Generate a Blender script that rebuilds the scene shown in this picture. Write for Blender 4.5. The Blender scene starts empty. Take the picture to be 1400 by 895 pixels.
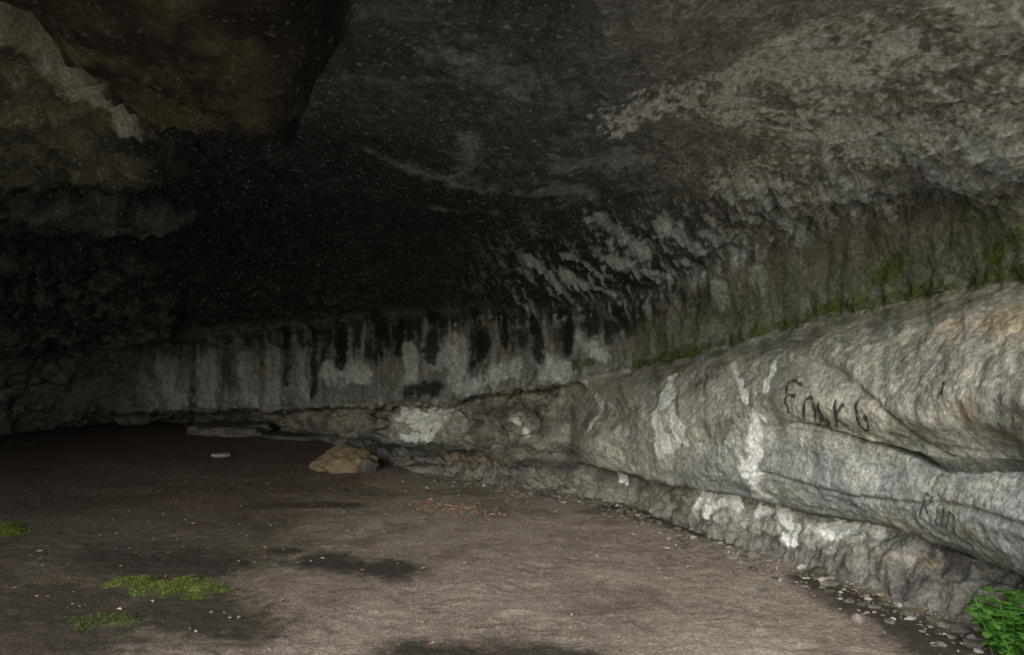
import bpy, numpy as np, math, random
from mathutils import Vector
random.seed(4); rng=np.random.default_rng(7)
# ------------------------------------------------------------------ noise
_p=rng.permutation(256); _p=np.concatenate([_p,_p,_p]).astype(np.int32)
_g=rng.normal(size=(256,3)); _g/=np.linalg.norm(_g,axis=1)[:,None]; _g=_g.astype(np.float32)
def perlin(x,y,z):
    x=np.asarray(x,np.float32);y=np.asarray(y,np.float32);z=np.asarray(z,np.float32)
    x,y,z=np.broadcast_arrays(x,y,z)
    xi=np.floor(x).astype(np.int32);yi=np.floor(y).astype(np.int32);zi=np.floor(z).astype(np.int32)
    xf=x-xi;yf=y-yi;zf=z-zi; xi=xi&255;yi=yi&255;zi=zi&255
    f=lambda t:t*t*t*(t*(t*6-15)+10)
    u,v,w=f(xf),f(yf),f(zf)
    def gr(a,b,c):
        h=_p[_p[_p[xi+a]+yi+b]+zi+c]; g=_g[h]
        return g[...,0]*(xf-a)+g[...,1]*(yf-b)+g[...,2]*(zf-c)
    l=lambda a,b,t:a+(b-a)*t
    return l(l(l(gr(0,0,0),gr(1,0,0),u),l(gr(0,1,0),gr(1,1,0),u),v),l(l(gr(0,0,1),gr(1,0,1),u),l(gr(0,1,1),gr(1,1,1),u),v),w)*1.6
def fbm(x,y,z,sc,oct=3,gain=.5):
    s=0;a=1;t=0
    for i in range(oct):
        s=s+a*perlin(x*sc+13.7*i,y*sc+5.1*i,z*sc+9.3*i); t+=a; a*=gain; sc*=2.03
    return s/t*1.3
def sst(a,b,x):
    t=np.clip((x-a)/(b-a),0,1); return t*t*(3-2*t)
# ------------------------------------------------------------------ rock shelter net from image coordinates at chosen depths
# each image column: plan slope x/y of its sight line, then (chosen depth y, height z) from floor to brow
IMG_COLS=[
(0.0,-.6364,[(12.1,0),(12.1,.05),(12.1,.08),(12,.15),(12,.2),(12,.26),(11.9,.38),(11.6,.51),(11.3,.9),(11,1.27)]),
(1.5,-.5,[(13.5,0),(13.5,.03),(13.4,.065),(13.3,.1),(13.2,.135),(13,.18),(12.8,.25),(12.3,.37),(12.2,.846),(12.1,1.347)]),
(3.0,-.3636,[(13.6,0),(13.6,.03),(13.5,.05),(13.4,.09),(13.2,.124),(13,.17),(12.7,.248),(12,.389),(11.95,.916),(11.8,1.44)]),
(4.5,-.2273,[(11.3,0),(11.35,.04),(11.4,.1),(11.4,.16),(11.4,.222),(11.4,.31),(11.6,.41),(11.1,.53),(11.05,1.088),(10.9,1.61)]),
(6.0,-.0909,[(8.75,0),(9.2,.086),(10,.145),(10.1,.195),(10.15,.28),(10.15,.425),(10.4,.6),(9.9,.72),(9.95,1.23),(9.8,1.716)]),
(7.4,.0364,[(7.96,0),(8.2,.124),(8.5,.28),(8.7,.327),(8.75,.423),(8.75,.627),(9.1,.87),(8.7,.98),(8.75,1.353),(8.6,1.717)]),
(7.75,.0682,[(7.8,0),(8,.124),(8.3,.295),(8.5,.34),(8.6,.404),(8.7,.588),(8.9,.92),(8.5,1.03),(8.5,1.407),(8.3,1.743)]),
(8.0,.0909,[(7.62,0),(7.75,.258),(7.4,.382),(7.3,.505),(7.4,.592),(7.8,.692),(8.25,.98),(8.25,1.1),(8.25,1.457),(8.1,1.77)]),
(8.6,.1455,[(7.24,0),(7.42,.24),(6.9,.37),(6.8,.518),(6.75,.66),(6.75,.815),(7.2,1.11),(7.85,1.2),(7.8,1.508),(7.6,1.82)]),
(9.5,.2273,[(6.26,0),(6.5,.3),(6,.42),(5.85,.6),(5.82,.764),(5.8,.95),(6.2,1.267),(6.9,1.374),(6.9,1.694),(6.8,2.045)]),
(10.8,.3455,[(5.53,0),(5.75,.312),(5.25,.44),(5.05,.69),(5.05,.943),(4.95,1.136),(5.35,1.459),(6,1.595),(6,1.938),(5.85,2.302)]),
(12.4,.4909,[(4.78,0),(5.0,.33),(4.5,.463),(4.3,.728),(4.4,.94),(4.15,1.211),(4.55,1.596),(5.2,1.775),(5.2,2.082),(5.05,2.413)]),
(14.0,.6364,[(4.08,0),(4.35,.271),(3.85,.421),(3.6,.756),(3.78,.978),(3.45,1.308),(3.8,1.676),(4.4,1.86),(4.4,2.088),(4.25,2.342)]),
]
core=[[(k*y,y,z) for y,z in L] for _,k,L in IMG_COLS]
sh=lambda c,dx,dy:[(x+dx,y+dy,z) for x,y,z in c]
net=[sh(core[0],-1.3,-15),sh(core[0],-2.8,-10),sh(core[0],-2.3,-4)]+core+[sh(core[-1],.55,-1.7),sh(core[-1],1.2,-3.8),sh(core[-1],2.6,-6.6)]
col_pos=np.array([-9,-6,-3]+[s[0] for s in IMG_COLS]+[16.5,19,22.])
P1=[(-8,-3.5),(-7.5,1),(-7,6),(-6.2,8),(-5.6,8.5),(-4.3,7.8),(-2.9,6.9),(-1.7,5.8),(-1.0,5.2),(-.85,5.3),(-.7,5.5),(-.33,5.4),(.12,5.1),(.6,4.6),(1.17,4.1),(1.47,3.6),(2.2,2.0),(3,0),(4.4,-2.9)]
MX=[-9,-8,-7,-6,-5,-4,-3,-2,-1.4,-1.0,-.7,-.2,.4,1.1,1.9,2.7,3.3,4,4.9]
MY=[-3.2,-2.0,-.6,.4,.9,1.2,1.4,1.5,1.5,1.5,1.5,1.5,1.5,1.4,1.2,.8,0,-1.2,-3.2]
full=[]
for c,p1,m,my in zip(net,P1,MX,MY):
    L=[(c[0][0],c[0][1],-.5)]+list(c); x0,y0,z0=c[-1]
    for t in (.08,.18,.3,.45,.62,.8,1.0):
        x=(1-t)**2*x0+2*t*(1-t)*p1[0]+t*t*m; y=(1-t)**2*y0+2*t*(1-t)*p1[1]+t*t*my
        d=math.hypot(x-x0,y-y0); L.append((x,y,z0+(3.2-z0)*(1-math.exp(-d/2.2))))
    L.append((L[-1][0],L[-1][1]-.5,8)); full.append(L)
net=np.array(full)
def pchip(x,Y,xi):
    h=np.diff(x); s1=(-1,)+(1,)*(Y.ndim-1)
    dl=np.diff(Y,axis=0)/h.reshape(s1); m=np.zeros_like(Y); a,b=dl[:-1],dl[1:]
    m[1:-1]=np.where(a*b>0,2*a*b/np.where(a+b==0,1,a+b),0); m[0]=dl[0];m[-1]=dl[-1]
    k=np.clip(np.searchsorted(x,xi,side='right')-1,0,len(x)-2)
    t=((xi-x[k])/h[k]).reshape(s1); hh=h[k].reshape(s1)
    return (2*t**3-3*t**2+1)*Y[k]+(t**3-2*t**2+t)*hh*m[k]+(-2*t**3+3*t**2)*Y[k+1]+(t**3-t**2)*hh*m[k+1]
ci=np.concatenate([np.arange(-9,-.2,.2),np.arange(-.2,14.2,.018),np.arange(14.2,17,.06),np.arange(17,22.05,.2)]); ci[-1]=22
cnt=[4,30,24,36,34,42,52,38,50,56,60,66,74,64,50,40,25,6]
ri=np.concatenate([np.arange(n)/n+i for i,n in enumerate(cnt)]+[[18.0]])
G=pchip(col_pos,net,ci)
G=np.swapaxes(pchip(np.arange(net.shape[1]).astype(float),np.swapaxes(G,0,1).copy(),ri),0,1).copy()
nc,nr=G.shape[:2]
# let the joint between back wall and bulging ledge wander with height
win=np.exp(-((ci-8.0)/.7)**2)
for jj,r in enumerate(ri):
    if r>8: break
    off=(.16*math.sin(r*2.1+1)+.07*math.sin(r*6.3)-.10*(r-4.5)*.6)*win*min(1,(8-r)*2)*min(1,max(0,r-1))
    for q in range(3): G[:,jj,q]=np.interp(ci+off,ci,G[:,jj,q].copy())
C=np.repeat(ci[:,None],nr,1); R=np.repeat(ri[None,:],nc,0)
cre=G[:,np.searchsorted(ri,8.0)]
S=np.concatenate([[0],np.cumsum(np.linalg.norm(np.diff(cre,axis=0),axis=1))]); S=np.repeat(S[:,None],nr,1)
def normals(G):
    du=np.gradient(G,axis=0); dv=np.gradient(G,axis=1); n=np.cross(dv,du); n/=np.linalg.norm(n,axis=2,keepdims=True)+1e-9; return n
N=normals(G)
k=np.searchsorted(ci,10.8); j=np.searchsorted(ri,9.0)
if N[k,j,1]>0: N=-N
X,Y,Z=G[...,0],G[...,1],G[...,2]
ceil_w=sst(9.8,10.6,R); wall_w=1-ceil_w; ledge_w=1-sst(7.9,8.05,R); band_w=sst(7.95,8.05,R)*(1-sst(9.9,10.4,R))
# ---- overhanging bedding slabs on the ceiling (plan outlines, metres)
def sdf(px,py,poly):
    d=np.full(px.shape,1e9); ins=np.zeros(px.shape,bool); n=len(poly)
    for i in range(n):
        ax,ay=poly[i]; bx,by=poly[(i+1)%n]
        ex,ey=bx-ax,by-ay; wx,wy=px-ax,py-ay
        t=np.clip((wx*ex+wy*ey)/(ex*ex+ey*ey),0,1)
        d=np.minimum(d,np.hypot(wx-ex*t,wy-ey*t))
        c=((ay>py)!=(by>py))&(px<(bx-ax)*(py-ay)/(by-ay+1e-12)+ax); ins^=c
    return np.where(ins,-d,d)
wob=fbm(X,Y,Z*0,1.1,4)*.16; wob2=fbm(X+3,Y,Z*0,4.5,3)*.07
S1=[(-.36,2.3),(-.46,2.84),(-.58,3.17),(-.74,3.72),(-.98,3.98),(-1.44,4.02),(-1.68,4.25),(-2.05,4.5),(-1.95,3.6),(-1.85,2.6),(-2.2,1.2),(-2.3,-.6),(-.1,-.6),(-.3,1.5)]
S2=[(-2.4,6.1),(-3.3,6.3),(-4.3,6.7),(-7,7.2),(-9,4),(-7,0),(-1.8,0),(-1.9,4.5)]
S3=[(-2.9,8.2),(-3.9,8.0),(-5,8.3),(-9,8.8),(-9,6),(-5,6),(-3.6,7.0)]
S5=[(-4.0,10.0),(-4.6,9.4),(-6,9.2),(-9,9.6),(-9,12.5),(-5.2,12.5),(-4.4,11.0)]
S4=[(-2.2,7.05),(-1.15,7.05),(-.37,6.8),(.32,5.9),(.68,5.0),(.85,4.2),(.9,-.5),(-8,-.5),(-8,7.2)]
d1=sdf(X,Y,S1)+wob*.6+wob2*1.3; d2=sdf(X,Y,S2)+wob+wob2; d3=sdf(X,Y,S3)+wob*1.3+wob2; d4=sdf(X,Y,S4)+wob*.7; d5=sdf(X,Y,S5)+wob*1.3+wob2
m1=1-sst(-.32,.05,d1); m2=1-sst(-.12,.03,d2); m3=1-sst(-.18,.03,d3); m4=1-sst(-.22,.05,d4); m5=1-sst(-.2,.03,d5)
drop=np.maximum(.43*m1,.27*m2)+.28*m3*(1-m2)+.08*m4+.2*m5
G[...,2]-=drop*ceil_w
# ---- relief along the normal
big=fbm(X,Y,Z,.9,3); mid=fbm(X,Y,Z,3.2,3); fine=fbm(X,Y,Z,11,3); pit=fbm(X,Y,Z,24,3,.6)
flute=perlin(S*5.5,R*.35,0*S)+.6*perlin(S*12,R*.5,0*S+3)
bed=perlin(X*.5,Y*.5,Z*7+.6*mid)+.5*perlin(X*.9,Y*.9,Z*17)
rid=1-np.abs(fbm(X,Y,Z,2.2,4))*2.2
left=1-sst(1.6,2.6,C); lefty=sst(-1.5,-2.4,X)*ceil_w
stk=.6*perlin(S*7,R*.6,0*S+8)+.4*perlin(S*19,R*.9,0*S+2); stk2=perlin(S*3.2,R*.45,0*S+5)
stc=.35*perlin(S*6,R*.9,0*S+4)+.45*perlin(S*13,R*1.3,0*S+8)+.35*perlin(S*29,R*2.0,0*S+2)
fin=np.clip((stc+.12*mid)*3.0,-1,1)
arc=.6*perlin(S*1.1,R*7,0*S+1)+.4*perlin(S*2.5,R*17,0*S+6)
sreg=sst(9.4,10.0,R)*sst(-.5,.7,X-.2*(7-Y))*(1-sst(11.6,13.6,R+.8*mid))*(1-.55*sst(11.8,13.2,C))
tz=R*1.7+.35*big+.25*mid+.04*S; terr=(tz-np.floor(tz)); terr=sst(.0,.16,terr)-terr
disp=ceil_w*(.07*big+.036*mid+.016*fine+.008*flute*sst(14,10.5,R)+.014*arc+.05*terr*sst(10.2,11,R)+.006*pit)
disp=disp+sreg*(.014*fin+.02*stc+.02*np.abs(stk2))
disp=disp+lefty*(.09*mid+.035*fine+.05*rid)
disp=disp+m1*ceil_w*(.05*mid+.025*fine+.03*bed)
disp=disp+ceil_w*left*(.08*mid+.08*rid*sst(7,10,Y))
disp=disp+wall_w*left*(.12*mid+.06*rid)
disp=disp+band_w*(.045*mid+.020*flute+.018*fine+.06*big+.006*pit)
disp=disp+ledge_w*(.028*big+.024*mid+.012*fine+.014*flute*sst(5,7,R)+.016*bed+.007*pit)
rec=1-sst(2.0,2.4,R)
disp=disp+ledge_w*rec*(.06*mid+.035*fine)
back=ledge_w*(1-sst(7.6,7.85,C))
disp=disp+back*(.09*fbm(X,Y,Z,1.8,3)+.04*fine)
ncl=5.05+.28*np.sin(C*1.3)+.20*perlin(S*1.5,0*S,0*S)+.05*mid
nw=sst(10.6,11.9,C)
notch=nw*np.exp(-np.abs((R-ncl)/.055)**1.5)
sm=6.9-(C-11.0)*.9+.1*mid
seam=sst(11,11.3,C)*sst(14,12.6,C)*np.exp(-np.abs((R-sm)/.07)**1.5)
lipn=sst(9.5,10.5,C)*np.exp(-((R-(3.75+.12*np.sin(C*2))+.1*mid)/.06)**2)
disp=disp-.11*notch-.035*seam-.02*lipn
disp=disp+ .05*nw*sst(-.05,.15,R-ncl)*sst(6.6,5.4,R)*ledge_w
crk=0
for c0,wd in ((6.42,.03),(7.28,.03),(5.2,.04)):
    cc=np.exp(-((C-c0-.12*np.sin(R*2.5)+.05*mid)/wd)**2)*sst(3,4,R)*sst(8,7.5,R); crk=crk+cc
disp=disp-.08*crk
disp=disp+.05*fbm(X,Y,Z,6,3)*np.exp(-((R-8)/.25)**2)
G+=N*disp[...,None]
N2=normals(G)
if N2[k,j,1]>0: N2=-N2
X,Y,Z=G[...,0],G[...,1],G[...,2]
# ------------------------------------------------------------------ rock colour
def surf(c,r):
    a=np.interp(c,ci,np.arange(nc)); b=np.interp(r,ri,np.arange(nr))
    i0,j0=int(a),int(b); fa,fb=a-i0,b-j0; i1,j1=min(i0+1,nc-1),min(j0+1,nr-1)
    f=lambda A:(A[i0,j0]*(1-fa)*(1-fb)+A[i1,j0]*fa*(1-fb)+A[i0,j1]*(1-fa)*fb+A[i1,j1]*fa*fb)
    return f(G),f(N2)
def capsules(lines,P,tosurf):
    out=np.full(P.shape[:-1],-3.0,np.float32)
    for ln in lines:
        pts=[(np.array(surf(q[0],q[1])[0]),q[2]) if tosurf else (np.array(q[:2]),q[2]) for q in ln]
        if len(pts)==1: pts=pts*2
        for (a,ra),(b,rb) in zip(pts[:-1],pts[1:]):
            e=b-a; L=max(float(e@e),1e-9); w=P[...,:len(a)]-a
            t=np.clip((w@e)/L,0,1); d=np.linalg.norm(w-t[...,None]*e,axis=-1)
            out=np.maximum(out,1-d/(ra+(rb-ra)*t))
    return out
Pf=G.astype(np.float32)
n1=fbm(X,Y,Z,4,4); n2=fbm(X+7,Y,Z,13,3); n3=fbm(X,Y+9,Z,1.2,3); n4=fbm(X,Y,Z+4,28,2,.7); n5=fbm(X+2,Y,Z,2.0,6,.72)
def mix(col,new,f):
    f=np.clip(f,0,1)[...,None]; return col*(1-f)+np.array(new,np.float32)*f
col=np.zeros(G.shape,np.float32)+np.array((.27,.275,.25),np.float32)
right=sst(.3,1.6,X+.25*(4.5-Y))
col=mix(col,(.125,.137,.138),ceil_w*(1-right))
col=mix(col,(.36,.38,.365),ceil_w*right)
col*= (1+.4*n1+.3*n2)[...,None]
col=mix(col,(.33,.30,.22),ceil_w*right*sst(.1,.6,n3+.4*n1)*.45)
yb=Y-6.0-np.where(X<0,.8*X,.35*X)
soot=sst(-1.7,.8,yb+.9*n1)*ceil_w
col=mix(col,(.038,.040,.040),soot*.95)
grey=sst(-.05,.5,n3+.5*n1)*ceil_w*(1-soot)*(1-right*.6)
col=mix(col,(.06,.065,.065),grey*.65)
col=mix(col,(.25,.29,.305),ceil_w*(1-right)*sst(.12,.55,arc+.5*n2+.2*n1)*.45*(1-.8*soot))
# ledge
col=mix(col,(.41,.40,.335),ledge_w)
warm=sst(10.4,12.8,C)*sst(5.2,6.3,R)*ledge_w
col=mix(col,(.48,.43,.32),warm*.6*(.7+.6*stk))
col=mix(col,(.23,.245,.225),ledge_w*sst(.0,.5,stk2+n1*.5)*.75)
col=mix(col,(.60,.58,.49),ledge_w*sst(.2,.5,stk+.25*n2)*.65*sst(4.8,6.2,R))
col=mix(col,(.12,.12,.10),ledge_w*sst(.0,.5,-stk+.6*n1)*.65)
col=mix(col,(.27,.315,.33),ledge_w*sst(5.2,4.4,R)*sst(9,10,C)*.5)
col=mix(col,(.095,.093,.078),ledge_w*sst(.1,.55,n5)*.6)
col=mix(col,(.21,.175,.11),ledge_w*sst(.15,.6,-n5+.4*n3)*.4)
col=mix(col,(.54,.53,.475),ledge_w*sst(.2,.6,n5-1.1*n1)*.45)
col=mix(col,(.24,.23,.19),back*.8)
col=mix(col,(.08,.075,.065),back*sst(-.1,.4,n1)*.7)
col=mix(col,(.19,.175,.15),ledge_w*rec*.75)
col=mix(col,(.07,.065,.058),ledge_w*rec*sst(-.1,.4,n1)*.65)
# dark tint in joint, seams and cracks; undercut shadow painted in under the lip
col=mix(col,(.045,.045,.04),ledge_w*np.exp(-((R-2.4)/.3)**2)*.75)
col=mix(col,(.04,.04,.035),np.clip(notch*.85+seam*.45+lipn*.4+crk*.8,0,1)*(.7+.5*n2))
# band
col=mix(col,(.225,.23,.205),band_w)
col=mix(col,(.36,.375,.35),band_w*sst(0,.5,stk+.5*n1)*.7)
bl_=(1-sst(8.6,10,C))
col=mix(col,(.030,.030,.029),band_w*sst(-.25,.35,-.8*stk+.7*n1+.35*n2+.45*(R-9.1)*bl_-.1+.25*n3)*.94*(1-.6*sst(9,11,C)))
col=mix(col,(.08,.08,.074),band_w*sst(-.2,.4,n5)*(1-sst(3.5,6,C))*.8)
white=[[(5.55,6.5,.14),(5.75,5.9,.17),(6.05,6.3,.19),(6.25,6.7,.11)],[(5.9,4.5,.10),(5.5,3.5,.05)],[(7.08,5.9,.05),(7.25,5.1,.04)],[(8.24,7.5,.04),(8.2,6.4,.045),(8.12,5.4,.035)],
[(9.2,7,.05),(9.08,6.45,.08),(9.05,5.05,.08)],[(9.15,6.4,.085),(9.32,5.4,.075),(9.05,4.6,.07)],[(10.35,5.65,.045),(10.3,4.45,.07),(10.4,3.25,.07)],[(10.15,4.3,.04),(10.2,3.9,.045)],[(10.02,6.9,.024),(10.2,6.3,.028),(10.45,5.5,.026)],[(10.66,6.8,.028),(10.5,6.3,.03)],
[(9.62,2.1,.11),(9.62,1.55,.09)],[(9.85,1.9,.10),(10.05,1.85,.08)],[(10.35,1.75,.05),(10.7,1.9,.07),(10.84,1.4,.07)],[(11.1,1.57,.05),(11.5,1.75,.08),(12.0,1.85,.06)],[(8.5,2.0,.07),(8.6,1.75,.08)]]
soft=[[(11.0,1.6,.14),(11.9,1.8,.16),(12.6,1.7,.12)],[(5.5,6,.3),(6.3,6,.25)],[(9.1,6,.18),(9.1,4.5,.16)],[(10.3,5,.15),(10.35,3.3,.13)],[(9.6,1.8,.17),(10.8,1.7,.15)],[(11.9,6.9,.08),(11.7,6.2,.06)],[(12.9,7.0,.07),(12.8,6.3,.05)],[(12.2,7.2,.06),(12.0,6.3,.05)],[(13.5,7.1,.07),(13.3,6.3,.05)],[(7.9,3.3,.1),(8.6,3.2,.08)]]
pale=[[(5.6,9.2,.12),(5.6,8.65,.12)],[(6,9,.18),(6.32,9.3,.16),(6.25,8.65,.17)],[(6.4,8.35,.13),(6.7,8.4,.13),(7,8.7,.12)],[(7.35,8.85,.1),(7.7,8.35,.11)],[(7.95,9,.1),(8.2,8.6,.11)],[(5,8.8,.15),(4.5,8.77,.15)],[(2.35,9.25,.15),(2.4,8.4,.15)],[(2.85,9.4,.14),(2.85,8.5,.14)],[(3.3,9.4,.12),(3.4,8.4,.13)],[(3.7,9.5,.12),(3.75,8.4,.13)],[(4.1,9.3,.1),(4.15,8.5,.1)],[(1.5,10.3,.07)],[(9.85,9.4,.07),(9.9,9.1,.06)],[(10.35,9.3,.08),(10.4,9.1,.06)],[(2,8.7,.17),(2.15,8.3,.13)]]
drip=[[(5.2,10.1,.15),(5.2,9.4,.12)],[(5.9,10.1,.13),(5.9,9.05,.10)],[(6.5,10.1,.13),(6.52,8.9,.13)],[(7.28,10.1,.12),(7.35,8.9,.10)],[(7.7,10,.09),(7.75,8.95,.06)],[(4.7,10,.1),(4.65,8.95,.08)],[(4.3,10,.08),(4.28,8.4,.06)],[(6.9,10,.12),(6.9,9.2,.08)],[(5.6,8.3,.11),(6,8.4,.11)],[(5.5,10,.08),(5.45,9.2,.06)],[(3.9,10,.09),(3.92,8.65,.05)],[(8.4,9.9,.1),(8.6,9.1,.08)]]
moss=[[(8.7,8.1,.05),(9.5,8.1,.06),(10.4,8.15,.06),(11.3,8.25,.06),(12.4,8.15,.05),(14,8.2,.06),(16.5,8.2,.07)],[(12,8.5,.09),(12.3,8.8,.08)],[(13.7,8.7,.08),(13.95,9,.08)],[(7.85,8.5,.06),(8.1,8.45,.05)]]
green=[[(10,8.8,.25),(11.8,8.7,.3),(13.9,8.9,.25)],[(8.7,8.7,.2),(9.5,8.6,.25)]]
ochre=[[(13.3,5.9,.06),(13.45,5.8,.05)],[(13.0,6.8,.13),(13.9,6.9,.18)],[(6,2.1,.14),(6.8,2.2,.16)],[(12,1.5,.06),(12.8,1.6,.06)]]
near=(R<10.8)
def feat(lines): return capsules(lines,Pf,True)
col=mix(col,(.58,.62,.61),sst(-.45,.35,feat(pale)+1.0*n1+.6*n2+.4*stk+.4*n5)*.72*near*np.where(C<4.4,.55,1))
col=mix(col,(.02,.02,.02),sst(-.4,.4,feat(drip)+.7*n2+.8*n1)*.92)
col=mix(col,(.15,.165,.08),sst(-.4,.8,feat(green)+.6*n1+.3*n2)*.6)
col=mix(col,(.42,.30,.16),sst(-.2,.9,feat(ochre)+.7*n1)*.4)
col=mix(col,(.56,.56,.51),sst(-.1,.6,feat(soft)+.7*n1+.6*n2+.3*stk)*.5)
col=mix(col,(.84,.86,.81),sst(-.05,.15,feat(white)+.75*n2+.5*n1-.08)*.92)
col=mix(col,(.085,.10,.022),sst(-.15,.6,feat(moss)+.8*n2+.6*n1)*.88)
P2=Pf[...,:2]
cw=[[(.72,4.4,.22),(1.15,4.2,.24),(1.76,4.3,.26)],[(1.33,3.85,.22),(1.66,3.65,.28),(2.07,3.35,.34)],[(2.13,3.9,.2),(2.38,3.8,.25)],[(1.47,5.4,.16),(2.1,4.6,.2)],[(2.4,2.9,.4),(2.2,2,.5)]]
cf=[[(-.27,5,.08),(-.34,5.7,.10)],[(-.6,6.65,.14),(-.24,6.65,.12)],[(.38,5.2,.18),(.7,5.1,.18)],[(-.28,3.9,.2),(0,4.05,.22)],[(.1,6.0,.10),(.3,5.6,.12)],[(-1.0,5.6,.10),(-.3,5.9,.12),(.5,5.8,.1)]]
stl=[[(.68,6.2,.09),(1.05,6.6,.10)],[(.87,6.85,.10),(1.3,6.95,.10)],[(1.13,6.05,.06),(1.5,6.4,.06)],[(1.49,5.45,.06),(1.75,5.5,.06)],[(1.95,5.0,.05),(2.3,5.15,.05)],[(2.08,4.35,.07),(2.42,4.45,.07)],[(2.26,3.95,.06),(2.53,4.15,.06)],[(.52,7.6,.07),(.9,7.6,.07)],[(1.85,5.75,.05),(2.16,5.8,.06)],[(1.44,6.1,.05),(1.78,6.3,.05)],[(1.38,6.6,.05),(1.63,6.75,.05)],[(.2,7.5,.06),(.5,7.9,.06)],[(.5,7.0,.06),(.8,7.3,.06)]]
cwf=capsules(cw,P2,False); slf=capsules(stl,P2,False); cff=capsules(cf,P2,False)
on=sst(9.4,10.0,R)*(R<17.2)
bl=sst(.0,.45,n5*1.4+n4*.6+n2*.4+np.clip(cwf+.6,-.4,1)*.45-.05)
col=mix(col,(.78,.83,.84),bl*on*(cwf>-.9)*sst(-.9,-.2,cwf)*.85)
bl2=sst(.12,.5,n5*.9+n4*.6)*on*right
col=mix(col,(.60,.65,.65),bl2*.6)
dk2=sst(.12,.6,-n5*.9+n2*.5)*on*right
col=mix(col,(.085,.085,.076),dk2*.72)
col=mix(col,(.40,.465,.49),sst(-.3,1.0,cff+.9*n2+.8*n1)*on*.5)
col=mix(col,(.58,.66,.70),sst(-.5,.35,slf+.8*stc+.7*n2)*on*.85)
col=mix(col,(.56,.62,.64),sreg*sst(.06,.36,stc+.4*n2+.15*n1)*.68)
col=mix(col,(.035,.037,.037),sreg*sst(.0,.4,-stc+.35*n2-.04)*.72)
# left slabs
brown=(1-sst(-.12,.04,d1))*ceil_w
col=mix(col,(.135,.115,.075),brown*.92)
col=mix(col,(.032,.027,.021),brown*sst(-.3,.3,n1+.5*n3+.4*n2)*.88)
col=mix(col,(.27,.245,.175),brown*sst(.15,.6,-n5+.5*n2)*.5)
col=mix(col,(.010,.009,.0085),brown*sst(-.50,-.2,d1)*sst(-1.6,-1.15,X+.15*n1)*.96)  # shadow on the slab's right and far edge, painted near-black
sl2=(1-sst(-.1,.02,d2))*ceil_w*(1-brown)
col=mix(col,(.27,.28,.20),sl2*.85*(1-sst(-.3,.3,n1+.4*n2)*.65))
col=mix(col,(.012,.012,.011),sl2*sst(-.40,-.05,d2+.1*n1)*.9)  # shade of the gap behind this slab, painted along its rim
sl3=(1-sst(-.1,.02,d3))*ceil_w*(1-sl2)*(1-brown)
col=mix(col,(.22,.225,.21),sl3*.8*sst(-.35,.25,-n1))
ws=capsules([[(-1.9,2.9,.08),(-2.0,3.5,.10),(-2.15,4.5,.07)]],P2,False)
col=mix(col,(.66,.67,.57),sst(-.25,.6,ws+.9*n1+.6*n2)*ceil_w*.85)  # light caught by the ledge, painted as a pale streak
col=mix(col,(.10,.10,.092),left*wall_w*.7)  # dimmer light on the left wall put into its colour
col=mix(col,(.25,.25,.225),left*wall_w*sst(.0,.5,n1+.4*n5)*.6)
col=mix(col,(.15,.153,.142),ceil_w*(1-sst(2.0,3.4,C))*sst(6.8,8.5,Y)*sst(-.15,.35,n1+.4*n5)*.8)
col*=(1+.3*n4+.2*n2)[...,None]
col=np.clip(col,.006,.86)
spk=(ceil_w*(.7+.3*right)*(1-.7*brown)).astype(np.float32)
# ------------------------------------------------------------------ mesh helpers
def grid_mesh(name,V,CL,extra=None):
    a,b=V.shape[:2]; me=bpy.data.meshes.new(name)
    idx=np.arange(a*b).reshape(a,b)
    f=np.stack([idx[:-1,:-1],idx[1:,:-1],idx[1:,1:],idx[:-1,1:]],-1).reshape(-1,4)
    me.vertices.add(a*b); me.vertices.foreach_set('co',V.reshape(-1).astype(np.float32))
    me.loops.add(f.size); me.loops.foreach_set('vertex_index',f.reshape(-1).astype(np.int32))
    me.polygons.add(len(f)); me.polygons.foreach_set('loop_start',(np.arange(len(f))*4).astype(np.int32))
    me.update(calc_edges=True)
    me.polygons.foreach_set('use_smooth',np.ones(len(f),bool))
    at=me.color_attributes.new('tint','FLOAT_COLOR','POINT')
    c4=np.ones((a*b,4),np.float32); c4[:,:3]=CL.reshape(-1,3); at.data.foreach_set('color',c4.reshape(-1))
    if extra is not None:
        e=me.attributes.new('grain','FLOAT','POINT'); e.data.foreach_set('value',extra.reshape(-1).astype(np.float32))
    ob=bpy.data.objects.new(name,me); bpy.context.collection.objects.link(ob); return ob
def nodes(name):
    m=bpy.data.materials.new(name); m.use_nodes=True; nt=m.node_tree; return m,nt,nt.nodes['Principled BSDF']
def math_(nt,op,a,b=None,c=None):
    n=nt.nodes.new('ShaderNodeMath'); n.operation=op
    for i,v in enumerate((a,b,c)):
        if v is None: continue
        if isinstance(v,(int,float)): n.inputs[i].default_value=v
        else: nt.links.new(v,n.inputs[i])
    return n.outputs[0]
def noise(nt,vec,sc,det=4,rough=.6,lac=2.1):
    n=nt.nodes.new('ShaderNodeTexNoise'); n.inputs['Scale'].default_value=sc; n.inputs['Detail'].default_value=det; n.inputs['Roughness'].default_value=rough
    nt.links.new(vec,n.inputs['Vector']); return n.outputs['Fac']
def maprange(nt,v,a,b,c,d):
    n=nt.nodes.new('ShaderNodeMapRange'); nt.links.new(v,n.inputs[0])
    for i,x in enumerate((a,b,c,d)): n.inputs[i+1].default_value=x
    return n.outputs[0]
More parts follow.
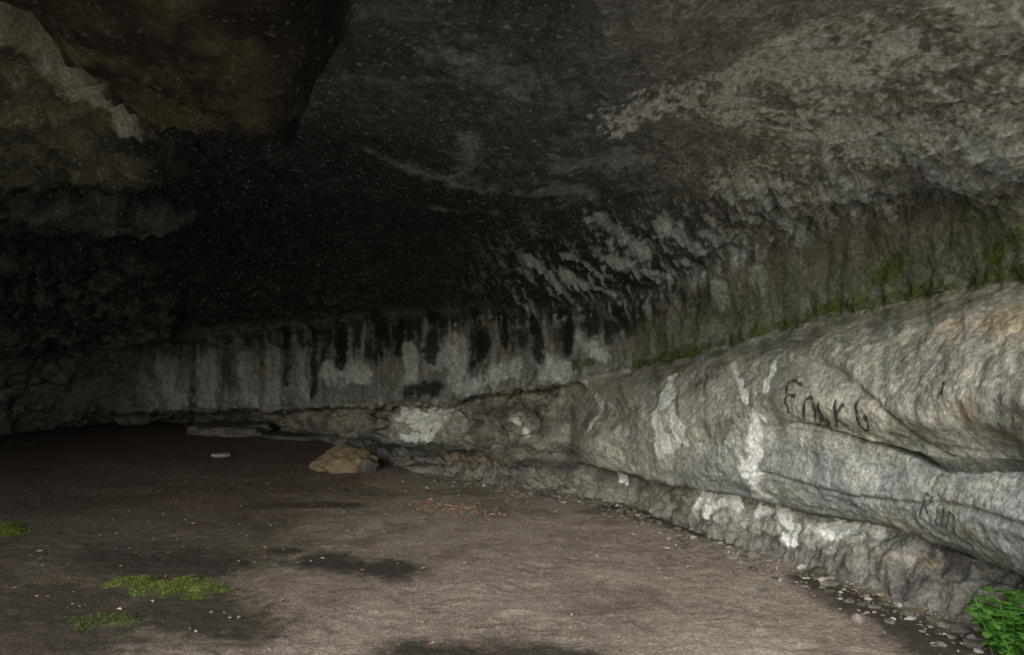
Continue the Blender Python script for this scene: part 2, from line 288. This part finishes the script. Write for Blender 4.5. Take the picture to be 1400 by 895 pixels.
def rock_material(name,fs=55,contrast=.45,bump=.35,speck=True,rough=.88,bscale=30):
    m,nt,b=nodes(name); L=nt.links
    g=nt.nodes.new('ShaderNodeNewGeometry').outputs['Position']
    at=nt.nodes.new('ShaderNodeAttribute'); at.attribute_name='tint'
    n1=noise(nt,g,fs,5,.7); f=maprange(nt,n1,.3,.7,1-contrast,1+contrast)
    vm=nt.nodes.new('ShaderNodeVectorMath'); vm.operation='SCALE'; L.new(at.outputs['Color'],vm.inputs[0]); L.new(f,vm.inputs['Scale'])
    colout=vm.outputs[0]
    if speck:
        ga=nt.nodes.new('ShaderNodeAttribute'); ga.attribute_name='grain'
        s=noise(nt,g,34,2,.6); s=maprange(nt,s,.63,.66,0,1); s=math_(nt,'MULTIPLY',s,ga.outputs['Fac'])
        s=math_(nt,'MULTIPLY',s,.8)
        mx=nt.nodes.new('ShaderNodeMix'); mx.data_type='RGBA'; L.new(s,mx.inputs['Factor']); L.new(colout,mx.inputs[6]); mx.inputs[7].default_value=(.55,.58,.58,1); colout=mx.outputs[2]
    L.new(colout,b.inputs['Base Color']); b.inputs['Roughness'].default_value=rough; b.inputs['Specular IOR Level'].default_value=.25
    h=math_(nt,'ADD',noise(nt,g,bscale,6,.68),math_(nt,'MULTIPLY',noise(nt,g,bscale*4,3,.6),.35))
    bp=nt.nodes.new('ShaderNodeBump'); bp.inputs['Strength'].default_value=bump; bp.inputs['Distance'].default_value=.03; L.new(h,bp.inputs['Height']); L.new(bp.outputs[0],b.inputs['Normal'])
    return m
rockm=rock_material('sandstone',fs=48,contrast=.55,bump=.7)
jc=np.searchsorted(ri,8.0)
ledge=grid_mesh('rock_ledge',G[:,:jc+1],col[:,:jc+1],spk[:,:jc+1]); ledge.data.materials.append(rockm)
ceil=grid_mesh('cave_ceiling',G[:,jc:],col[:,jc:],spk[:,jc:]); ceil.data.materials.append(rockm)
# ------------------------------------------------------------------ ground
gx=np.concatenate([[-150,-70,-35,-20,-14,-12],np.arange(-10,-5,.05),np.arange(-5,3.6,.02),np.arange(3.6,6,.1),[7,9,14,25,60,150]])
yy=[2.6]
while yy[-1]<14.5: yy.append(yy[-1]*1.0042+.002)
gy=np.concatenate([[-150,-70,-30,-15,-8,-5,-3],np.arange(-2,2.6,.1),yy,[16,20,40,100,150]])
GX,GY=np.meshgrid(gx,gy,indexing='ij')
a1=fbm(GX,GY,0*GX,.7,3); a2=fbm(GX,GY,0*GX+3,3.5,4); a3=fbm(GX,GY,0*GX+7,14,3); a4=fbm(GX,GY,0*GX+11,32,2); a5=fbm(GX,GY,0*GX+1,1.6,6,.72)
nearg=sst(20,9,np.hypot(GX,GY))
H=nearg*(.022*a1+.010*a2+.006*a3+.006*a4)
for _ in range(260):
    fx=random.uniform(-3.6,2.0); fy=random.uniform(3.4,9.5); an=random.uniform(0,6.28); s=random.uniform(.6,1.1)
    i0,i1=np.searchsorted(gx,[fx-.25,fx+.25]); j0,j1=np.searchsorted(gy,[fy-.25,fy+.25])
    dx=GX[i0:i1,j0:j1]-fx; dy=GY[i0:i1,j0:j1]-fy
    p=dx*math.cos(an)+dy*math.sin(an); q=-dx*math.sin(an)+dy*math.cos(an)
    e=(p/(.13*s))**2+(q/(.05*s))**2
    H[i0:i1,j0:j1]+= -.006*np.exp(-e**2)+.003*np.exp(-(e-1.6)**2*3)
PG=np.stack([GX,GY,H],-1).astype(np.float32)
damp=[[(-1.26,5.5,.16),(-.77,5.28,.17)],[(-2.8,5.6,.34),(-2.03,5.45,.32)],[(-4.2,7.24,.3),(-3.4,7.55,.18)],[(-1.88,4.6,.34),(-1.4,4.26,.22)],[(-2.7,4.6,.4),(-2.2,4.06,.34)],[(-.52,4.0,.13),(0,3.96,.14),(.36,3.9,.12)],[(-4.05,8.26,.14),(-3.7,8.2,.1)],[(1.91,5.13,.1),(2.1,4.6,.16),(2.2,4.06,.22)],[(.86,7.24,.12),(1.64,6.0,.1)],[(-2.3,7.24,.1),(-1.45,7.24,.08)],[(-1.7,5.8,.08),(-1.6,5.8,.07)],[(-4.2,5.6,.5),(-3.4,4.4,.5)]]
mossp=[(-2.35,5.06,.13),(-2.09,4.99,.17),(-1.86,4.88,.11),(-2.26,4.37,.10),(-2.12,4.37,.09),(-4.1,6.49,.15),(-3.95,6.3,.13),(-6.9,11.1,.2),(2.0,5.25,.06)]
dp=capsules(damp,PG,False); mp=capsules([[m] for m in mossp],PG,False)
gc=np.zeros(PG.shape,np.float32)+np.array((.34,.285,.225),np.float32)
gc*=(1+.25*a2+.30*a3+.28*a4+.15*a1)[...,None]
gc=mix(gc,(.44,.385,.32),sst(.1,.7,a1+.5*a2)*.45)
gc=mix(gc,(.15,.115,.085),sst(.0,.5,-a5+.3*a3)*.7)
gc=mix(gc,(.040,.032,.025),sst(-.95,.6,dp+1.1*a5+.7*a2+.6*a3)*.93)
gc=mix(gc,(.075,.058,.043),sst(-.7,-2.7,GX+.7*a1+.7*a2)*.72*sst(-3,2,GY))  # light falloff painted in: floor darkens to the left
gc=mix(gc,(.12,.09,.066),sst(8.0,11.0,GY+.5*a2)*.7)  # floor colour darkened toward the back, standing in for light falloff
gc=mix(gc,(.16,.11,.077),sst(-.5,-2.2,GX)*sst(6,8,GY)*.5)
gc=mix(gc,(.085,.10,.025),sst(-.4,.4,mp+.6*a3)*.8)
H2=H+.025*sst(-.2,.7,mp)
gc=np.clip(gc,.01,.6)
PG[...,2]=H2
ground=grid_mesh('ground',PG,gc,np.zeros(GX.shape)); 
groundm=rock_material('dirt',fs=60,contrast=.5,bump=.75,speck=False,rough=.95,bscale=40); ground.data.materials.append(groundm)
def gz(x,y):
    i=min(np.searchsorted(gx,x),len(gx)-1); j=min(np.searchsorted(gy,y),len(gy)-1); return float(H2[i,j])
# ------------------------------------------------------------------ loose things
def plain(name,c1,c2,sc=8,rough=.9,bump=.3,trans=False):
    m,nt,b=nodes(name); g=nt.nodes.new('ShaderNodeNewGeometry').outputs['Position']
    n=noise(nt,g,sc,5,.65); f=maprange(nt,n,.35,.65,0,1)
    mx=nt.nodes.new('ShaderNodeMix'); mx.data_type='RGBA'; nt.links.new(f,mx.inputs['Factor']); mx.inputs[6].default_value=(*c1,1); mx.inputs[7].default_value=(*c2,1)
    nt.links.new(mx.outputs[2],b.inputs['Base Color']); b.inputs['Roughness'].default_value=rough; b.inputs['Specular IOR Level'].default_value=.25
    bp=nt.nodes.new('ShaderNodeBump'); bp.inputs['Strength'].default_value=bump; bp.inputs['Distance'].default_value=.02; nt.links.new(noise(nt,g,sc*5,5,.65),bp.inputs['Height']); nt.links.new(bp.outputs[0],b.inputs['Normal'])
    return m
def mesh_obj(name,V,Fc,mat,smooth=False,mats=None,mi=None):
    me=bpy.data.meshes.new(name); me.from_pydata([tuple(map(float,v)) for v in V],[],Fc)
    for m in (mats or [mat]): me.materials.append(m)
    if mi is not None: me.polygons.foreach_set('material_index',mi)
    if smooth: me.polygons.foreach_set('use_smooth',[True]*len(me.polygons))
    ob=bpy.data.objects.new(name,me); bpy.context.collection.objects.link(ob); return ob
import bmesh
def ico(sub):
    bm=bmesh.new(); bmesh.ops.create_icosphere(bm,subdivisions=sub,radius=1)
    V=np.array([v.co[:] for v in bm.verts]); Fc=[tuple(v.index for v in f.verts) for f in bm.faces]; bm.free(); return V,Fc
def rock(name,x,y,sx,sy,sz,mat,seed,rot=0,sub=5,sink=.35,flat=False):
    V,Fc=ico(sub); d=V.copy()
    r=1+.28*fbm(d[:,0]+seed,d[:,1],d[:,2],1.1,3)+.12*fbm(d[:,0],d[:,1]+seed,d[:,2],4,4)
    P=d*r[:,None]
    if flat: P[:,2]=np.tanh(P[:,2]*2.2)*.6
    P*=np.array((sx,sy,sz)); c,s=math.cos(rot),math.sin(rot)
    Q=np.stack([P[:,0]*c-P[:,1]*s+x,P[:,0]*s+P[:,1]*c+y,P[:,2]+gz(x,y)+sz*(1-sink)-sz*.3],1)
    return mesh_obj(name,Q,Fc,mat,True)
tan=plain('tan_sandstone',(.26,.20,.11),(.12,.095,.065),6,bump=.6)
gry=plain('grey_stone',(.22,.20,.17),(.10,.09,.08),7)
dkr=plain('dark_stone',(.13,.12,.10),(.06,.055,.045),7)
lgt=plain('pale_stone',(.42,.40,.36),(.26,.245,.22),9)
rock('boulder',-1.90,9.15,.37,.30,.21,tan,3.0,.2,5,.55)
rock('boulder.001',-1.62,9.0,.14,.12,.10,dkr,8.0,.2,4)
rock('flat_rock',-4.25,12.2,.62,.5,.14,gry,5,.1,5,.3,True)
rock('flat_rock.001',-3.1,11.6,.5,.25,.06,dkr,9,-.1,4,.3,True)
rock('flat_rock.002',-3.62,10.0,.11,.08,.04,lgt,2,.3,4,.3,True)
rock('flat_rock.003',-.9,9.0,.3,.2,.07,gry,12,.5,4,.3,True)
rock('flat_rock.004',-1.55,10.3,.35,.22,.08,dkr,17,-.5,4,.3,True)
def rubble(name,n,spot,smin,smax,mats):
    V0,F0=ico(1); VV=[];FF=[];MI=[]
    for i in range(n):
        x,y=spot(); s=smin*(smax/smin)**(random.random()**2.2); r=random.uniform(0,6.28)
        P=V0*(1+.35*rng.uniform(-1,1,(len(V0),1)))*np.array((1,random.uniform(.5,.95),random.uniform(.3,.6)))*s
        c,sn=math.cos(r),math.sin(r); Q=np.stack([P[:,0]*c-P[:,1]*sn+x,P[:,0]*sn+P[:,1]*c+y,P[:,2]+gz(x,y)+s*.12],1)
        b=len(VV)*len(V0); VV.append(Q); FF+= [tuple(a+b for a in f) for f in F0]; MI+=[random.choices(range(len(mats)),[5,4,2][:len(mats)])[0]]*len(F0)
    return mesh_obj(name,np.concatenate(VV),FF,None,False,mats,MI)
foot=[(2.85,3.2),(2.6,4.08),(2.35,4.78),(1.91,5.53),(1.42,6.26),(1.05,7.24),(.69,7.62),(.29,7.96),(-.8,8.75)]
def along(lo,hi,w):
    def f():
        t=random.uniform(lo,hi)*(len(foot)-1); i=min(int(t),len(foot)-2); q=t-i
        o=abs(random.gauss(0,w)); x=foot[i][0]*(1-q)+foot[i+1][0]*q; y=foot[i][1]*(1-q)+foot[i+1][1]*q
        return x-.03-o*.85,y-.03-o*.45
    return f
rubble('rubble',700,along(.0,1,.18),.008,.05,[gry,dkr,lgt])
rubble('gravel',520,lambda:(random.uniform(-3.5,2.0),random.uniform(3.6,10)),.004,.014,[gry,lgt,dkr])
rubble('stones',38,along(.05,.45,.22),.025,.065,[gry,dkr,lgt])
redl=plain('dry_leaf',(.48,.27,.18),(.34,.20,.14),40); tanl=plain('pale_leaf',(.52,.45,.36),(.34,.28,.21),40)
def litter(name,n,spot,s0,s1,mats,w):
    V=[];Fc=[];MI=[]
    for i in range(n):
        x,y=spot(); s=random.uniform(s0,s1); a=random.uniform(0,6.28); z=gz(x,y)+.006
        for (p,q,h) in ((-1,0,0),(0,-.4,.25),(1,0,.05),(0,.4,.3)):
            V.append((x+s*(p*math.cos(a)-q*math.sin(a)),y+s*(p*math.sin(a)+q*math.cos(a)),z+s*h*random.uniform(.3,1.2)))
        b=len(V)-4; Fc+=[(b,b+1,b+2),(b,b+2,b+3)]; k=random.choices(range(len(mats)),w)[0]; MI+=[k,k]
    return mesh_obj(name,V,Fc,None,False,mats,MI)
def redspot():
    t=random.random()**1.5; return (-.78+t*.8+random.gauss(0,.06),7.2-t*.42+random.gauss(0,.12))
litter('leaf_litter',380,redspot,.010,.032,[redl,tanl],[2,1])
def wide():
    if random.random()<.5:
        x,y=along(.1,.95,.22)(); return x,y
    return random.uniform(-3.4,2.1),random.uniform(3.7,9.5)
litter('leaf_litter.001',650,wide,.008,.028,[redl,tanl],[1,2])
mossm=plain('moss',(.15,.20,.035),(.07,.10,.02),30,.8)
mossd=plain('dark_moss',(.09,.11,.03),(.05,.065,.018),30,.8)
def mosspatch(name,cs,n,mat):
    V=[];Fc=[]
    for i in range(n):
        x0,y0,r=random.choice(cs); rr=r*1.35*random.random()**.6; a=random.uniform(0,6.28)
        x=x0+rr*math.cos(a)*1.2; y=y0+rr*math.sin(a)
        if perlin(np.array([x*9]),np.array([y*9]),np.array([1.]))[0]<-.35+.75*(rr/r-.5): continue
        z=gz(x,y)-.003; h=random.uniform(.004,.014); b=random.uniform(0,6.28); w=random.uniform(.003,.006)
        V+=[(x-w*math.cos(b),y-w*math.sin(b),z),(x+w*math.cos(b),y+w*math.sin(b),z),(x+random.gauss(0,.007),y+random.gauss(0,.007),z+h)]
        Fc.append((len(V)-3,len(V)-2,len(V)-1))
    return mesh_obj(name,V,Fc,mat)
mosspatch('moss_patch',mossp[0:3],18000,mossm)
mosspatch('moss_patch.001',mossp[3:5],7000,mossd)
mosspatch('moss_patch.002',mossp[5:7],9000,mossm)
mosspatch('moss_patch.003',mossp[7:8],3500,mossd)
mosspatch('moss_patch.004',mossp[8:9],2000,mossd)
leafm,nt,b=nodes('green_leaf'); b.inputs['Roughness'].default_value=.5
g=nt.nodes.new('ShaderNodeNewGeometry').outputs['Position']; mx=nt.nodes.new('ShaderNodeMix'); mx.data_type='RGBA'
nt.links.new(maprange(nt,noise(nt,g,18,2),.35,.65,0,1),mx.inputs['Factor']); mx.inputs[6].default_value=(.05,.14,.02,1); mx.inputs[7].default_value=(.10,.25,.04,1)
nt.links.new(mx.outputs[2],b.inputs['Base Color'])
tr=nt.nodes.new('ShaderNodeBsdfTranslucent'); nt.links.new(mx.outputs[2],tr.inputs[0]); ms=nt.nodes.new('ShaderNodeMixShader'); ms.inputs[0].default_value=.35
nt.links.new(b.outputs[0],ms.inputs[1]); nt.links.new(tr.outputs[0],ms.inputs[2]); nt.links.new(ms.outputs[0],nt.nodes['Material Output'].inputs[0])
V=[];Fc=[]
def leaf(p,d,s):
    d=d.normalized(); side=d.cross(Vector((0,0,1))); 
    if side.length<.1: side=Vector((1,0,0))
    side.normalize(); up=side.cross(d)
    prof=[(0,0),(.25,.34),(.55,.40),(.8,.24),(1,0)]
    b0=len(V)
    for t,w in prof:
        c=p+d*(s*t)-Vector((0,0,1))*(s*.25*t*t)
        V.append(c-up*(-.06*s*(w>0))); V.append(c+side*w*s); V.append(c-side*w*s)
    for i in range(4):
        a=b0+3*i; Fc.append((a,a+1,a+4,a+3)); Fc.append((a,a+3,a+5,a+2))
for i in range(60):
    bx,by=random.gauss(2.44,.06),random.gauss(3.84,.06); base=Vector((bx,by,0)); a=random.uniform(0,6.28); lean=random.uniform(.1,.7)
    d=Vector((math.cos(a)*lean,math.sin(a)*lean,1)).normalized(); h=random.uniform(.14,.34)
    p=base.copy(); nst=6
    for j in range(nst):
        q=base+d*h*(j+1)/nst+Vector((math.cos(a),math.sin(a),0))*lean*.06*((j+1)/nst)**2
        w=.0016; sd=Vector((w,0,0)); b0=len(V); V+= [p-sd,p+sd,q+sd,q-sd]; Fc.append((b0,b0+1,b0+2,b0+3)); p=q
        if j>=1:
            for k2 in (0,1,2):
                aa=a+j*1.3+k2*2.1+random.uniform(-.4,.4)
                leaf(q,Vector((math.cos(aa),math.sin(aa),random.uniform(-.1,.5))),random.uniform(.03,.062))
mesh_obj('leafy_plant',V,Fc,leafm,True)
# ------------------------------------------------------------------ wall writing
char=plain('charcoal',(.02,.02,.02),(.09,.09,.08),60); faint=plain('faded_charcoal',(.04,.04,.04),(.12,.12,.11),60); chalk=plain('chalk',(.58,.60,.58),(.42,.44,.42),60)
def writing(name,strokes,wid,mat):
    V=[];Fc=[]
    for st in strokes:
        pts=[]
        for (c0,r0),(c1,r1) in zip(st[:-1],st[1:]):
            for t in np.linspace(0,1,11)[:-1]: pts.append((c0+(c1-c0)*t+random.gauss(0,.004),r0+(r1-r0)*t+random.gauss(0,.008)))
        pts.append(st[-1]); P=[surf(c,r) for c,r in pts]; b0=len(V); n=len(P); ph=random.uniform(0,6)
        for i,(p,nn) in enumerate(P):
            q=P[min(i+1,n-1)][0]-P[max(i-1,0)][0]; sd=np.cross(nn,q); sd/=np.linalg.norm(sd)+1e-9
            w=wid*(.75+.35*math.sin(i*.7+ph))*(.4 if i in(0,n-1) else 1)
            for o in (-1,0,1): V.append(p+nn*.009+sd*w*o*.5)
        for i in range(n-1):
            for o in (0,1): a=b0+3*i+o; Fc.append((a,a+1,a+4,a+3))
    return mesh_obj(name,V,Fc,mat)
writing('charcoal_graffiti',[[(10.80,6.32),(10.78,6.05),(10.84,5.78)],[(10.80,6.32),(10.9,6.37),(10.98,6.28)],[(10.81,6.15),(10.93,6.1)],
 [(11.03,5.58),(11.05,6.05),(11.13,6.1),(11.18,6.0),(11.16,5.6)],[(11.24,5.52),(11.26,6.0),(11.32,5.65),(11.38,5.45)],[(11.38,5.45),(11.37,5.75)],[(11.5,6.05),(11.48,5.5)],[(11.6,6.0),(11.49,5.78),(11.6,5.52)],[(11.82,6.1),(11.76,5.85),(11.82,5.6),(11.98,5.57)],[(11.9,5.85),(11.93,5.6)],[(13.02,6.2),(13.03,6.05)]],.022,char)
writing('charcoal_graffiti.001',[[(12.62,3.5),(12.65,4.0),(12.75,3.95),(12.68,3.75),(12.78,3.5)],[(12.84,3.75),(12.86,3.5),(12.95,3.5),(12.96,3.78)],[(13.04,3.5),(13.05,3.75),(13.14,3.72),(13.16,3.45)]],.013,faint)
writing('chalk_graffiti',[[(9.62,4.98),(9.52,4.9),(9.6,4.7),(9.5,4.55)],[(9.7,5.0),(9.7,4.5)],[(9.8,4.95),(9.7,4.75),(9.8,4.5)],[(9.88,4.95),(9.88,4.5)],[(9.95,4.5),(9.97,4.95),(10.02,4.7),(10.07,4.95),(10.1,4.5)]],.018,chalk)
# ------------------------------------------------------------------ camera and daylight
cam=bpy.data.cameras.new('camera'); co=bpy.data.objects.new('camera',cam); bpy.context.collection.objects.link(co)
co.location=(0,0,1.6); co.rotation_euler=(math.pi/2,0,0); cam.lens=28.29; cam.clip_end=600
bpy.context.scene.camera=co
w=bpy.data.worlds.new('World'); bpy.context.scene.world=w; w.use_nodes=True; nt=w.node_tree
sk=nt.nodes.new('ShaderNodeTexSky'); sk.sky_type='NISHITA'; sk.sun_disc=False
EL,AZ=27,194   # azimuth clockwise from +Y
sk.sun_elevation=math.radians(EL); sk.sun_rotation=math.radians(AZ)
nt.links.new(sk.outputs[0],nt.nodes['Background'].inputs[0]); nt.nodes['Background'].inputs[1].default_value=.15
sl=bpy.data.lights.new('sun','SUN'); sl.energy=5; sl.angle=math.radians(42); sl.color=(1,.985,.94)
so=bpy.data.objects.new('sun',sl); bpy.context.collection.objects.link(so)
dirv=Vector((math.sin(math.radians(AZ))*math.cos(math.radians(EL)),math.cos(math.radians(AZ))*math.cos(math.radians(EL)),math.sin(math.radians(EL))))
so.rotation_euler=dirv.to_track_quat('Z','Y').to_euler(); so.location=(0,-10,15)
vs=bpy.context.scene.view_settings; vs.view_transform='Standard'; vs.look='None'; vs.exposure=0
